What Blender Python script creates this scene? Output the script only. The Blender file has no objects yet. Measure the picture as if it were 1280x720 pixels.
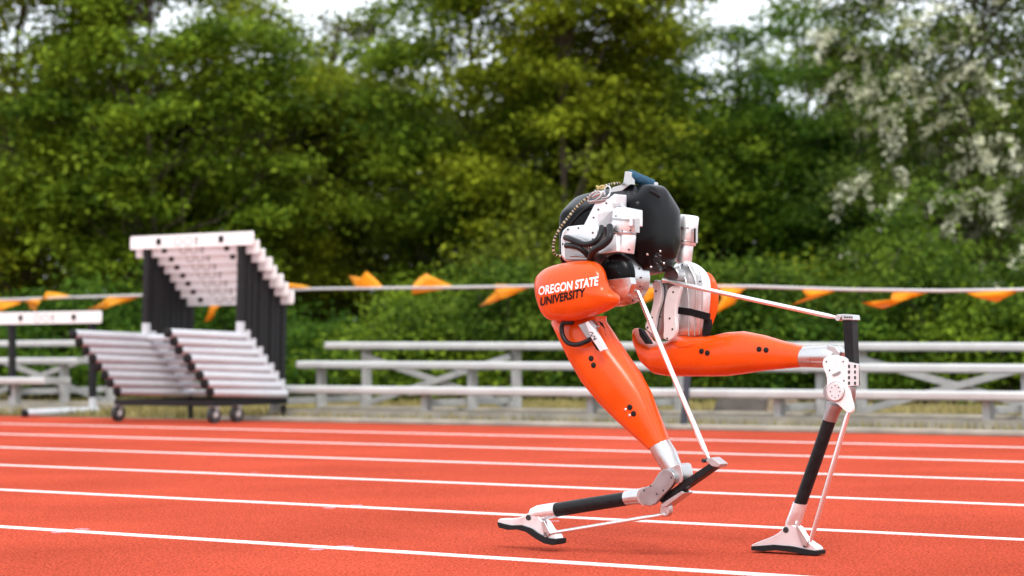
import bpy, bmesh, math, random
import numpy as np
from mathutils import Vector, Matrix
from mathutils.bvhtree import BVHTree

random.seed(7)
RNG = np.random.default_rng(11)
SC = bpy.context.scene
COL = SC.collection

# ------------------------------------------------------------------ camera
H = 0.578                       # camera height, metres
FPX = 3022.0                    # focal length in pixels of a 1280 wide picture (85 mm lens)
PITCH = math.atan(60.0 / FPX)
ROLL = 0.0088
RH = Vector((1, 0, 0)); FW = Vector((0, math.cos(PITCH), math.sin(PITCH))); UH = Vector((0, -math.sin(PITCH), math.cos(PITCH)))
CR = RH * math.cos(ROLL) - UH * math.sin(ROLL)
CU = RH * math.sin(ROLL) + UH * math.cos(ROLL)
EYE = Vector((0, 0, H))
cam_d = bpy.data.cameras.new('camera'); cam = bpy.data.objects.new('camera', cam_d); COL.objects.link(cam)
cam_d.sensor_width = 36.0; cam_d.lens = FPX * 36.0 / 1280.0
cam_d.clip_start = 0.05; cam_d.clip_end = 2000
cam.matrix_world = Matrix(((CR.x, CU.x, -FW.x, EYE.x), (CR.y, CU.y, -FW.y, EYE.y), (CR.z, CU.z, -FW.z, EYE.z), (0, 0, 0, 1)))
cam_d.dof.use_dof = True; cam_d.dof.focus_distance = 6.55; cam_d.dof.aperture_fstop = 4.2
SC.camera = cam

# ------------------------------------------------------------------ sky, sun, exposure
SUN_EL, SUN_AZ = math.radians(48), math.radians(176)
world = bpy.data.worlds.new('World'); SC.world = world; world.use_nodes = True
wn = world.node_tree.nodes; wl = world.node_tree.links
wn.clear()
w_out = wn.new('ShaderNodeOutputWorld'); w_bg = wn.new('ShaderNodeBackground'); w_bg.inputs['Strength'].default_value = 0.13
w_sky = wn.new('ShaderNodeTexSky'); w_sky.sky_type = 'NISHITA'; w_sky.sun_disc = False
w_sky.sun_elevation = SUN_EL; w_sky.sun_rotation = SUN_AZ; w_sky.dust_density = 4.0; w_sky.air_density = 1.0; w_sky.ozone_density = 0.6
w_mix = wn.new('ShaderNodeMixRGB'); w_mix.inputs['Fac'].default_value = 0.82; w_mix.inputs['Color2'].default_value = (9.2, 9.75, 10.4, 1)   # even cloud cover
wl.new(w_sky.outputs['Color'], w_mix.inputs['Color1']); wl.new(w_mix.outputs['Color'], w_bg.inputs['Color']); wl.new(w_bg.outputs['Background'], w_out.inputs['Surface'])
sun_d = bpy.data.lights.new('sun', 'SUN'); sun_d.energy = 1.5; sun_d.angle = math.radians(20); sun_d.color = (1.0, 0.96, 0.9)
sun = bpy.data.objects.new('sun', sun_d); COL.objects.link(sun)
sd = Vector((math.sin(SUN_AZ) * math.cos(SUN_EL), math.cos(SUN_AZ) * math.cos(SUN_EL), math.sin(SUN_EL)))
sun.location = sd * 60; sun.rotation_euler = sd.to_track_quat('Z', 'Y').to_euler()
SC.view_settings.view_transform = 'Standard'; SC.view_settings.look = 'None'; SC.view_settings.gamma = 1.0
SC.view_settings.exposure = 0.62
SC.view_settings.use_curve_mapping = False

# ------------------------------------------------------------------ helpers: pixels of the survey to places
def ray(px, py):
    return (FW + CR * ((px - 640) / FPX) - CU * ((py - 360) / FPX))
def ground(px, py, z=0.0):
    d = ray(px, py); return EYE + d * ((z - H) / d.z)
def at_depth(px, py, dep):
    return EYE + ray(px, py) * dep
_v = FW + CR * (-3872 / FPX) - CU * (95 / FPX)
TRK = Vector((_v.x, _v.y, 0)).normalized()          # along the lanes, leftwards and away
NRM = Vector((-TRK.y, TRK.x, 0))
if NRM.y < 0: NRM = -NRM                            # across the lanes, away from the camera
Z = Vector((0, 0, 1))

# ------------------------------------------------------------------ materials
def mat(name, color, rough=0.5, metal=0.0, coat=0.0, spec=0.5, noise=None, bump=None, var=0.0):
    """noise=(scale, amount of darker/lighter wear), bump=(scale, strength)"""
    m = bpy.data.materials.new(name); m.use_nodes = True
    nt = m.node_tree; b = nt.nodes['Principled BSDF']
    b.inputs['Base Color'].default_value = (*color, 1); b.inputs['Roughness'].default_value = rough
    b.inputs['Metallic'].default_value = metal; b.inputs['Coat Weight'].default_value = coat
    b.inputs['Specular IOR Level'].default_value = spec
    co = nt.nodes.new('ShaderNodeTexCoord')
    if noise:
        n = nt.nodes.new('ShaderNodeTexNoise'); n.inputs['Scale'].default_value = noise[0]; n.inputs['Detail'].default_value = 6
        nt.links.new(co.outputs['Object'], n.inputs['Vector'])
        r = nt.nodes.new('ShaderNodeMapRange'); r.inputs[1].default_value = 0.3; r.inputs[2].default_value = 0.7
        r.inputs[3].default_value = 1 - noise[1]; r.inputs[4].default_value = 1 + noise[1]
        nt.links.new(n.outputs['Fac'], r.inputs[0])
        mx = nt.nodes.new('ShaderNodeMixRGB'); mx.blend_type = 'MULTIPLY'; mx.inputs[0].default_value = 1; mx.inputs[1].default_value = (*color, 1)
        nt.links.new(r.outputs[0], mx.inputs[2]); nt.links.new(mx.outputs[0], b.inputs['Base Color'])
        rr = nt.nodes.new('ShaderNodeMapRange'); rr.inputs[1].default_value = 0.3; rr.inputs[2].default_value = 0.7
        rr.inputs[3].default_value = rough * 0.75; rr.inputs[4].default_value = min(1, rough * 1.3)
        nt.links.new(n.outputs['Fac'], rr.inputs[0]); nt.links.new(rr.outputs[0], b.inputs['Roughness'])
    if bump:
        n2 = nt.nodes.new('ShaderNodeTexNoise'); n2.inputs['Scale'].default_value = bump[0]; n2.inputs['Detail'].default_value = 3
        nt.links.new(co.outputs['Object'], n2.inputs['Vector'])
        bp = nt.nodes.new('ShaderNodeBump'); bp.inputs['Strength'].default_value = bump[1]; bp.inputs['Distance'].default_value = 0.002
        nt.links.new(n2.outputs['Fac'], bp.inputs['Height']); nt.links.new(bp.outputs[0], b.inputs['Normal'])
    return m

M = {}
M['orange'] = mat('orange_plastic', (0.70, 0.074, 0.004), 0.27, spec=0.3, coat=0.12, noise=(16, 0.09), bump=(160, 0.05))
M['black_shell'] = mat('black_shell', (0.003, 0.003, 0.0035), 0.20, spec=0.12, noise=(12, 0.2), bump=(400, 0.12))
M['alu'] = mat('machined_aluminium', (0.58, 0.57, 0.57), 0.30, metal=1.0, noise=(30, 0.05), bump=(220, 0.05))
M['alu_dark'] = mat('anodised_aluminium', (0.38, 0.375, 0.38), 0.34, metal=1.0, noise=(25, 0.08))
M['white_paint'] = mat('white_coated_metal', (0.82, 0.83, 0.84), 0.36, metal=0.82, noise=(40, 0.04))
M['white_plate'] = mat('white_coated_plate', (0.78, 0.78, 0.78), 0.42, metal=0.2, noise=(40, 0.04))
M['rod'] = mat('polished_rod', (0.86, 0.85, 0.85), 0.28, metal=0.9)
M['carbon'] = mat('carbon_fibre', (0.009, 0.009, 0.010), 0.42, spec=0.2, noise=(70, 0.35), bump=(500, 0.1))
M['rubber'] = mat('black_rubber', (0.010, 0.010, 0.011), 0.65, spec=0.2, noise=(60, 0.25))
M['hose'] = mat('black_hose', (0.008, 0.008, 0.009), 0.42, spec=0.3)
M['strap'] = mat('black_strap', (0.009, 0.009, 0.010), 0.8, spec=0.15, bump=(900, 0.3))
M['print_white'] = mat('white_print', (0.85, 0.84, 0.82), 0.45)
M['print_black'] = mat('black_print', (0.008, 0.007, 0.007), 0.5, spec=0.12)
M['grip'] = mat('blue_grip_tape', (0.012, 0.065, 0.12), 0.75, noise=(150, 0.55), bump=(300, 0.6))
M['cord_black'] = mat('cord_black', (0.02, 0.018, 0.014), 0.8)
M['cord_yellow'] = mat('cord_yellow', (0.42, 0.32, 0.13), 0.75)
M['cord_white'] = mat('cord_white', (0.5, 0.47, 0.40), 0.75)
M['bolt'] = mat('steel_bolt', (0.8, 0.8, 0.8), 0.3, metal=0.9)
M['bolt_dark'] = mat('dark_bolt', (0.03, 0.03, 0.03), 0.45, metal=0.4)
M['board'] = mat('white_hurdle_board', (0.80, 0.79, 0.79), 0.45, noise=(14, 0.04))
M['black_tube'] = mat('black_steel_tube', (0.009, 0.009, 0.010), 0.55, spec=0.25, noise=(20, 0.3))
M['foot_tube'] = mat('pale_steel_tube', (0.55, 0.565, 0.60), 0.42, metal=0.25, noise=(12, 0.06))
M['bleacher'] = mat('bleacher_aluminium', (0.53, 0.53, 0.52), 0.5, metal=0.2, noise=(6, 0.07), bump=(90, 0.05))
M['bleacher_leg'] = mat('galvanised_steel', (0.42, 0.42, 0.41), 0.55, metal=0.3, noise=(9, 0.15))
M['sill'] = mat('weathered_timber', (0.36, 0.32, 0.26), 0.85, noise=(8, 0.25), bump=(60, 0.4))
M['concrete'] = mat('old_concrete', (0.31, 0.285, 0.24), 0.9, noise=(5, 0.22), bump=(70, 0.5))
M['pennant'] = mat('orange_pennant', (0.97, 0.46, 0.012), 0.5, noise=(5, 0.08))
M['rope'] = mat('white_rope', (0.5, 0.5, 0.5), 0.7)
M['stake'] = mat('dark_steel_stake', (0.03, 0.035, 0.05), 0.5)
M['rock_dark'] = mat('dark_rock', (0.10, 0.085, 0.075), 0.9, noise=(7, 0.35), bump=(20, 0.8))
M['rock_tan'] = mat('tan_rock', (0.36, 0.27, 0.18), 0.9, noise=(7, 0.25), bump=(20, 0.8))
M['bark'] = mat('bark', (0.075, 0.055, 0.038), 0.9, noise=(14, 0.35), bump=(30, 0.9))
M['wheel'] = mat('caster_rubber', (0.015, 0.015, 0.016), 0.6)
M['caster_fork'] = mat('zinc_caster_fork', (0.6, 0.6, 0.6), 0.4, metal=0.7)
# thin pennant cloth lets some light through
nt = M['pennant'].node_tree; b = nt.nodes['Principled BSDF']; out = nt.nodes['Material Output']
tr = nt.nodes.new('ShaderNodeBsdfTranslucent'); tr.inputs[0].default_value = (0.97, 0.46, 0.012, 1); ms = nt.nodes.new('ShaderNodeMixShader'); ms.inputs[0].default_value = 0.4
nt.links.new(b.outputs[0], ms.inputs[1]); nt.links.new(tr.outputs[0], ms.inputs[2]); nt.links.new(ms.outputs[0], out.inputs['Surface'])

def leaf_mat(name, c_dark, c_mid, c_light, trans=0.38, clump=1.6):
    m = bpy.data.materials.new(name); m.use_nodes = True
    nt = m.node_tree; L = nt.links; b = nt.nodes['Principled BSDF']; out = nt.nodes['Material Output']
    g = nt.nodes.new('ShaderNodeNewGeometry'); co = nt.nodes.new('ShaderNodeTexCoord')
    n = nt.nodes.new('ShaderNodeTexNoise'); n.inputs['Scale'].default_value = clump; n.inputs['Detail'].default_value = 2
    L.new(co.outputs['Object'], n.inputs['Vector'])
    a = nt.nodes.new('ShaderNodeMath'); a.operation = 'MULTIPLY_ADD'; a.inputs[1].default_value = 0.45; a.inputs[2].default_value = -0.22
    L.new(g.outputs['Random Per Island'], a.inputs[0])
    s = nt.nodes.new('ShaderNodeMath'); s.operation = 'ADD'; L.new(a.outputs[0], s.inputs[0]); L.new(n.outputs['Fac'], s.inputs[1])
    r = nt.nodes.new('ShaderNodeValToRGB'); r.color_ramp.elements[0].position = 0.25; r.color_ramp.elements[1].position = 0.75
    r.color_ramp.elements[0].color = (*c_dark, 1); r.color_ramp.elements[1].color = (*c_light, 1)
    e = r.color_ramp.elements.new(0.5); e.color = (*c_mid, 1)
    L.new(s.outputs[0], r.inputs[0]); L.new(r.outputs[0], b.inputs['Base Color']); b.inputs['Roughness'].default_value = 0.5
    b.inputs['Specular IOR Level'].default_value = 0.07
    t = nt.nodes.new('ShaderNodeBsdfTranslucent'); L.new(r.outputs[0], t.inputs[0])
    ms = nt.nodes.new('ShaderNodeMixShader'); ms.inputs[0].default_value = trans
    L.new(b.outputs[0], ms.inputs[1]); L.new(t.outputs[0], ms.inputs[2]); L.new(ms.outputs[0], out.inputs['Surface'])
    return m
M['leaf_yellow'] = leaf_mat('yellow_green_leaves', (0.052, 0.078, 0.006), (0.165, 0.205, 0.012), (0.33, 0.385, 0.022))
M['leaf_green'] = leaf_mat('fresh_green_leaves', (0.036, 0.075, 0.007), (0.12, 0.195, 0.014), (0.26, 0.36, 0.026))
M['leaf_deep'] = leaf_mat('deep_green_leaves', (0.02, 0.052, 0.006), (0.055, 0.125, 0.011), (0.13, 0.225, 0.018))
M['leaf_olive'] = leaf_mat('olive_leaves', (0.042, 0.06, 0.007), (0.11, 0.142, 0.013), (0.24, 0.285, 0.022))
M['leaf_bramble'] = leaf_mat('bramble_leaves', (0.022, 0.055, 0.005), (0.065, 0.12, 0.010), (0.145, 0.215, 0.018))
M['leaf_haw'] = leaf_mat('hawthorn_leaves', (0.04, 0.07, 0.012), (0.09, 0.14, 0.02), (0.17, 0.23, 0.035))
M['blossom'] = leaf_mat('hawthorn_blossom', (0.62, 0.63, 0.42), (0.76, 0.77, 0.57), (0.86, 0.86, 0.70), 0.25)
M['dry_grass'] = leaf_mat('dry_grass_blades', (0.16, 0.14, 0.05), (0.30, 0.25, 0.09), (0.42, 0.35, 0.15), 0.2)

def track_mat(name, base, line=False):
    m = bpy.data.materials.new(name); m.use_nodes = True
    nt = m.node_tree; L = nt.links; b = nt.nodes['Principled BSDF']
    co = nt.nodes.new('ShaderNodeTexCoord')
    def noise(scale, det, lo, hi, a, c):
        n = nt.nodes.new('ShaderNodeTexNoise'); n.inputs['Scale'].default_value = scale; n.inputs['Detail'].default_value = det
        L.new(co.outputs['Object'], n.inputs['Vector'])
        r = nt.nodes.new('ShaderNodeMapRange'); r.inputs[1].default_value = lo; r.inputs[2].default_value = hi; r.inputs[3].default_value = a; r.inputs[4].default_value = c
        L.new(n.outputs['Fac'], r.inputs[0]); return n, r
    grain, gr = noise(130, 4, 0.32, 0.68, 0.45, 1.55)
    big, br = noise(1.1, 6, 0.3, 0.7, 0.84, 1.12)
    mid, mr = noise(28, 3, 0.3, 0.7, 0.9, 1.1)
    p = nt.nodes.new('ShaderNodeMath'); p.operation = 'MULTIPLY'; L.new(gr.outputs[0], p.inputs[0]); L.new(br.outputs[0], p.inputs[1])
    p2 = nt.nodes.new('ShaderNodeMath'); p2.operation = 'MULTIPLY'; L.new(p.outputs[0], p2.inputs[0]); L.new(mr.outputs[0], p2.inputs[1])
    mx = nt.nodes.new('ShaderNodeMixRGB'); mx.blend_type = 'MULTIPLY'; mx.inputs[0].default_value = 1; mx.inputs[1].default_value = (*base, 1)
    L.new(p2.outputs[0], mx.inputs[2])
    col = mx.outputs[0]
    if line:                                            # paint worn off the tops of the granules here and there
        w, wr = noise(120, 4, 0.60, 0.68, 0.0, 0.65)
        m2 = nt.nodes.new('ShaderNodeMixRGB'); L.new(wr.outputs[0], m2.inputs[0])
        mx.inputs[0].default_value = 0.25; L.new(col, m2.inputs[1]); m2.inputs[2].default_value = (0.50, 0.16, 0.11, 1); col = m2.outputs[0]
    L.new(col, b.inputs['Base Color']); b.inputs['Roughness'].default_value = 1.0; b.inputs['Specular IOR Level'].default_value = 0.0
    bp = nt.nodes.new('ShaderNodeBump'); bp.inputs['Strength'].default_value = 0.55; bp.inputs['Distance'].default_value = 0.003
    L.new(grain.outputs['Fac'], bp.inputs['Height']); L.new(bp.outputs[0], b.inputs['Normal'])
    return m
M['track'] = track_mat('red_running_track', (0.41, 0.066, 0.037))
M['line'] = track_mat('lane_paint', (0.76, 0.72, 0.70), line=True)
M['mark'] = track_mat('lavender_paint', (0.52, 0.24, 0.27))
M['ground'] = mat('bare_earth', (0.16, 0.13, 0.07), 0.95, noise=(3, 0.4), bump=(30, 0.6))

# ------------------------------------------------------------------ mesh builder
class MB:
    def __init__(s): s.v = []; s.f = []; s.mi = []
    def add(s, vs, fs, mi=0):
        o = len(s.v); s.v += [Vector(p) for p in vs]; s.f += [tuple(i + o for i in f) for f in fs]; s.mi += [mi] * len(fs)
    def rings(s, rings, cap=True, mi=0, closed=True):
        n = len(rings[0]); vs = [p for r in rings for p in r]; fs = []
        for k in range(len(rings) - 1):
            for i in range(n if closed else n - 1):
                j = (i + 1) % n; fs.append((k * n + i, k * n + j, (k + 1) * n + j, (k + 1) * n + i))
        if cap: fs.append(tuple(reversed(range(n)))); fs.append(tuple((len(rings) - 1) * n + i for i in range(n)))
        s.add(vs, fs, mi)
    def box(s, c, ax, ay, az, mi=0):
        c = Vector(c); s.rings([[c + ax * x + ay * y + az * z for x, y in ((-1, -1), (1, -1), (1, 1), (-1, 1))] for z in (-1, 1)], mi=mi)
    def prism(s, pts, ext, mi=0):
        pts = [Vector(p) for p in pts]; s.rings([pts, [p + ext for p in pts]], mi=mi)
    def bar(s, p0, p1, w, h, up=Z, mi=0):
        p0, p1 = Vector(p0), Vector(p1); d = (p1 - p0); l = d.length; d.normalize()
        a = d.cross(up).normalized(); b2 = a.cross(d).normalized()
        s.box((p0 + p1) / 2, d * l / 2, a * w / 2, b2 * h / 2, mi)
    def tube(s, pts, rad, seg=12, cap=True, mi=0, mis=None):
        pts = [Vector(p) for p in pts]; n = len(pts)
        if not hasattr(rad, '__len__'): rad = [rad] * n
        rings = []; a = None
        for i in range(n):
            t = (pts[min(i + 1, n - 1)] - pts[max(i - 1, 0)]).normalized()
            if a is None: a = t.orthogonal().normalized()
            a = (a - t * a.dot(t)).normalized(); b2 = t.cross(a)
            rings.append([pts[i] + (a * math.cos(q) + b2 * math.sin(q)) * rad[i] for q in [2 * math.pi * k / seg for k in range(seg)]])
        if mis is None: s.rings(rings, cap, mi)
        else:
            for k in range(n - 1): s.rings(rings[k:k + 2], False, mis[k % len(mis)])
    def lathe(s, o, axis, prof, seg=28, mi=0, sx=None):
        axis = axis.normalized(); a = axis.orthogonal().normalized(); b2 = axis.cross(a); o = Vector(o)
        s.rings([[o + axis * d + (a * math.cos(q) + b2 * math.sin(q)) * r for q in [2 * math.pi * k / seg for k in range(seg)]] for d, r in prof], True, mi)
    def ball(s, c, r, seg=14, mi=0):
        s.lathe(c, Z, [(-r * math.cos(math.pi * k / 8), max(1e-4, r * math.sin(math.pi * k / 8))) for k in range(9)], seg, mi)
    def build(s, name, mats, parent=None, origin=None, smooth=40, bevel=0, subsurf=0, segs=2):
        if not isinstance(mats, (list, tuple)): mats = [mats]
        o0 = ROOT_OF(parent) if parent is not None else Vector(origin if origin is not None else (0, 0, 0))
        me = bpy.data.meshes.new(name); me.from_pydata([tuple(p - o0) for p in s.v], [], s.f); me.validate()
        bm = bmesh.new(); bm.from_mesh(me); bmesh.ops.recalc_face_normals(bm, faces=bm.faces); bm.to_mesh(me); bm.free()
        for m in mats: me.materials.append(m)
        if len(mats) > 1: me.polygons.foreach_set('material_index', s.mi[:len(me.polygons)])
        if smooth is not None:
            me.polygons.foreach_set('use_smooth', [True] * len(me.polygons))
            if not subsurf and not bevel: me.set_sharp_from_angle(angle=math.radians(smooth))
        o = bpy.data.objects.new(name, me); COL.objects.link(o)
        if parent is not None: o.parent = parent
        else: o.location = o0
        if bevel:
            bv = o.modifiers.new('bevel', 'BEVEL'); bv.width = bevel; bv.segments = segs; bv.limit_method = 'ANGLE'; bv.angle_limit = math.radians(35); bv.harden_normals = True
        if subsurf:
            ss = o.modifiers.new('subdivision', 'SUBSURF'); ss.levels = subsurf; ss.render_levels = subsurf
        return o
def ROOT_OF(o):
    while o.parent is not None: o = o.parent
    return o.location.copy()
def tag(o, label=None, cat=None, group=None, kind=None):
    for k, v in (('label', label), ('category', cat), ('group', group), ('kind', kind)):
        if v: o[k] = v
    return o
def thing(name, label, cat, loc, group=None):
    o = bpy.data.objects.new(name, None); COL.objects.link(o); o.location = Vector(loc); o.empty_display_size = 0.1
    return tag(o, label, cat, group)
def chaikin(p, it=2, closed=True):
    for _ in range(it):
        q = []; n = len(p)
        for i in range(n if closed else n - 1):
            a, c = p[i], p[(i + 1) % n]
            q += [tuple(x * .75 + y * .25 for x, y in zip(a, c)), tuple(x * .25 + y * .75 for x, y in zip(a, c))]
        p = q if closed else [p[0]] + q + [p[-1]]
    return p
def copy_tree(o, parent=None):
    c = o.copy(); COL.objects.link(c)
    if parent is not None: c.parent = parent
    for ch in list(o.children): copy_tree(ch, c)
    return c

# ------------------------------------------------------------------ the setting: earth, track, lanes
EARTH_N0 = None
k_line = [ground(640, y).dot(NRM) for y in (699, 644, 606.6, 580.5, 560, 544.6)]
step = (k_line[5] - k_line[0]) / 5.0
lane_k = [k_line[0] + step * i for i in range(-6, 6)]
EDGE = k_line[5] + step * 0.93                       # outer edge of the track
def strip(k0, k1, z, t0=-60, t1=60):
    return [TRK * t0 + NRM * k0 + Z * z, TRK * t1 + NRM * k0 + Z * z, TRK * t1 + NRM * k1 + Z * z, TRK * t0 + NRM * k1 + Z * z]
mb = MB(); mb.add([(-400, -300, -0.012), (400, -300, -0.012), (400, 500, -0.012), (-400, 500, -0.012)], [(0, 1, 2, 3)])
tag(mb.build('earth_ground', M['ground']), kind='structure')
mb = MB(); mb.prism(strip(lane_k[0] - 1.4, EDGE, -0.010), Z * 0.010); tag(mb.build('running_track', M['track']), kind='structure')
for k in lane_k:
    mb = MB(); n = 240; hw = 0.028
    pts = []
    for side in (-1, 1):
        row = []
        for i in range(n + 1):
            t = -30 + 60 * i / n
            row.append(TRK * t + NRM * (k + side * (hw + random.uniform(-0.003, 0.003))) + Z * 0.0018)
        pts.append(row)
    fs = [(i, i + 1, n + 2 + i, n + 1 + i) for i in range(n)]
    lo = [p - Z * .0026 for p in pts[0]]; hi = [p - Z * .0026 for p in pts[1]]
    mb.rings([[a_, b_, c_, d_] for a_, b_, c_, d_ in zip(lo, pts[0], pts[1], hi)]); tag(mb.build('lane_line', M['line'], smooth=None), kind='structure')
for px, py, w in ((72, 665.5, 15), (103, 661.5, 16), (396, 687, 16), (432, 683.2, 18), (412, 634.8, 14), (446, 631.8, 14), (742, 648.6, 20), (690, 651.5, 16), (318, 591, 10)):
    c = ground(px, py); mb = MB(); L = w / 300.0
    ring = [c + TRK * (L * 0.5 * math.cos(a) * random.uniform(.75, 1.1)) + NRM * (0.022 * math.sin(a) * random.uniform(.6, 1.2)) + Z * 0.0009 for a in [2 * math.pi * i / 16 for i in range(16)]]
    mb.prism(ring, Z * -.0015); tag(mb.build('paint_mark', M['mark'], smooth=None), kind='structure')

# ------------------------------------------------------------------ bleachers
K1 = ground(533, 527.0).dot(NRM)                     # line of the first row of legs
ROW = 0.50
T_of = lambda px, k: (lambda d: (EYE + d * (k - EYE.dot(NRM)) / d.dot(NRM)).dot(TRK))(ray(px, 480))
def bleacher(frames_px, ends_px, heights, label, braced, sill_from=None):
    root = thing('bleacher', label, 'bleacher', TRK * T_of(frames_px[0], K1) + NRM * K1)
    P3 = lambda t, k, z: TRK * t + NRM * k + Z * z
    ft = [T_of(x, K1) for x in frames_px]
    for r in range(3):
        k = K1 + ROW * r
        t0, t1 = T_of(ends_px[r][0], k), T_of(ends_px[r][1], k)
        mb = MB(); n = 1
        h0, h1 = heights[r](t0), heights[r](t1)
        # seat plank: a shallow channel section with rounded nose
        sec = [(-.125, -.040), (-.128, -.012), (-.118, 0), (.118, 0), (.128, -.012), (.125, -.052), (.112, -.052), (.112, -.008), (-.112, -.008), (-.112, -.052)]
        mb.rings([[P3(t, k + a, h + b) for a, b in sec] for t, h in ((t0, h0), (t1, h1))])
        pl = mb.build('seat_plank', M['bleacher'], root, smooth=30)
        for t, h in ((t0, h0), (t1, h1)):
            mb = MB(); mb.box(P3(t, k, h - .022), TRK * .006, NRM * .131, Z * .024)
            mb.build('end_cap', M['bleacher_leg'], pl, bevel=.004)
    for i, t in enumerate(ft):
        for r in range(3):
            k = K1 + ROW * r; h = heights[r](t) - .055
            mb = MB(); mb.bar(P3(t, k, 0.0), P3(t, k, h), .062, .05, up=TRK); mb.build('post', M['bleacher_leg'], root, bevel=.004)
            mb = MB(); mb.bar(P3(t + .05, k - .115, h + .014), P3(t + .05, k + .115, h + .014), .05, .03); mb.build('seat_bracket', M['bleacher_leg'], root, bevel=.003)
        mb = MB(); h = heights[0](t)
        mb.bar(P3(t + .055, K1 + .06, h - .115), P3(t + .055, K1 + 2 * ROW + .05, h - .115), .035, .045); mb.build('cross_bearer', M['bleacher_leg'], root, bevel=.003)
        mb = MB(); mb.bar(P3(t - .055, K1 - .12, .022), P3(t - .055, K1 + 2 * ROW + .1, .022), .05, .04); mb.build('ground_skid', M['sill'], root, bevel=.004)
    for i in braced:
        t0, t1 = ft[i], ft[i + 1]; k = K1 + 2 * ROW - .04
        hb = heights[2]
        for a, c, kk in ((t0, t1, k), (t1, t0, k - .03)):
            mb = MB(); mb.bar(P3(a, kk, hb(a) - .10), P3(c, kk, .07), .018, .045); mb.build('brace', M['bleacher_leg'], root, bevel=.003)
    # low foot planks that tie the frames along the ground
    t0, t1 = T_of(ends_px[0][0], K1) if sill_from is None else T_of(sill_from, K1), T_of(ends_px[0][1], K1)
    for k, z0, hh in ((K1 + .03, .0, .075), (K1 + ROW + .05, .02, .06)):
        mb = MB(); mb.bar(P3(t0, k, z0 + hh / 2), P3(t1, k, z0 + hh / 2), .16, hh); mb.build('foot_plank', M['sill'] if k > K1 + .2 else M['concrete'], root, bevel=.008)
    return root
tm = T_of(800, K1)
hts = [lambda t, h=h, s=s: h + s * (t - tm) for h, s in ((.236, .0), (.393, .004), (.522, .006))]
bleacher([343, 533, 740, 974, 1235, 1530], [(346, 1700), (386, 1800), (421, 1900)], hts, 'long low silver bleacher with three plank rows running behind the robot', (0, 3))
hts2 = [lambda t, h=h: h for h in (.285, .435, .575)]
bleacher([-140, 20], [(-320, 72), (-300, 112), (-280, 150)], hts2, 'short silver bleacher end behind the single white hurdle', (0,))

# timber edging between the track and the grass
mb = MB(); mb.prism(strip(EDGE + .02, EDGE + .14, 0.0, T_of(1750, K1), T_of(325, K1)), Z * .03); tag(mb.build('track_kerb', M['concrete'], bevel=.008), kind='structure')

# ------------------------------------------------------------------ hurdles
BD = None
def hurdle(name='hurdle', height=.76, post_t=.0):
    """local axes: x along the board, y towards the free ends of the feet, z up; origin under the right post"""
    root = bpy.data.objects.new(name, None); COL.objects.link(root)
    X, Y = Vector((1, 0, 0)), Vector((0, 1, 0)); S = .92; R = .03
    mb = MB(); w, hh = 1.20, .047
    out = chaikin([(-w / 2, -hh), (-w / 2 + .02, -hh), (w / 2 - .02, -hh), (w / 2, -hh), (w / 2, hh), (w / 2 - .02, hh), (-w / 2 + .02, hh), (-w / 2, hh)], 2)
    mb.prism([Vector((-S / 2 + a, .028, height - hh + c)) for a, c in out], Y * .014)
    bo = mb.build('gate_board', M['board'], root, bevel=.003)
    for x in (-.79, -.18):                           # black clamp squares on the face
        mb = MB(); mb.box((x + .02, .0445, height - .045), X * .022, Y * .003, Z * .022); mb.build('clamp', M['print_black'], bo)
    # faint outline lettering and the small black stamps at the middle of the board
    for j, (x, sx) in enumerate(((-.58, .040), (-.48, .042), (-.40, .02))):
        mb = MB(); n = 20
        if j < 2:
            for rr in range(n):
                a0, a1 = 2 * math.pi * rr / n, 2 * math.pi * (rr + 1) / n
                mb.add([(x + sx * q * math.cos(a), .0432, height - .05 + .030 * q * math.sin(a)) for a, q in ((a0, 1), (a1, 1), (a1, .80), (a0, .80))], [(0, 1, 2, 3)])
            mb.build('outline_letter', M['print_grey'], bo, smooth=None)
        else:
            for dz in (-.068, -.047, -.030):
                mb.add([(x + a, .0434, height + dz + c) for a, c in ((-.016, -.0045), (.016, -.0045), (.016, .0045), (-.016, .0045))], [(0, 1, 2, 3)])
            mb.build('stamp', M['print_black'], bo, smooth=None)
    for x in (0.0, -S):
        mb = MB(); mb.bar((x, 0, .13), (x, 0, height - .004), .046, .046, up=Y); po = mb.build('post', M['black_tube'], root, bevel=.003)
        mb = MB(); mb.bar((x, .021, height - .14), (x, .021, height - .01), .05, .012, up=Y); mb.build('board_bracket', M['black_tube'], po, bevel=.002)
        mb = MB(); mb.bar((x, 0, .03), (x, 0, .15), .045, .045, up=Y); mb.build('post_socket', M['foot_tube'], root, bevel=.004)
        mb = MB(); mb.tube([(x, -.045, R), (x, .70, R)], R, 18); ft = mb.build('foot', M['foot_tube'], root)
        mb = MB(); mb.lathe((x, .70, R), Y, [(-.02, R * 1.05), (.004, R * 1.05), (.010, R * .8)], 18); mb.build('end_cap', M['rubber'], ft)
    mb = MB(); mb.tube([(-S, -.012, R * .95), (0, -.012, R * .95)], R * .8, 14); mb.build('base_bar', M['foot_tube'], root)
    return root
M['print_grey'] = mat('faint_brown_print', (0.22, 0.18, 0.16), 0.6)
def place(o, p, ang):
    o.location = p; o.rotation_euler = (0, 0, ang)
# board direction (to the right and nearer), feet to the left and nearer
ANG = math.atan2(-.61, .79)
def hrot(a): return Vector((math.cos(a), math.sin(a), 0)), Vector((math.sin(a), -math.cos(a), 0))
hb, he = hrot(ANG)
proto = hurdle(height=.75)
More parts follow.
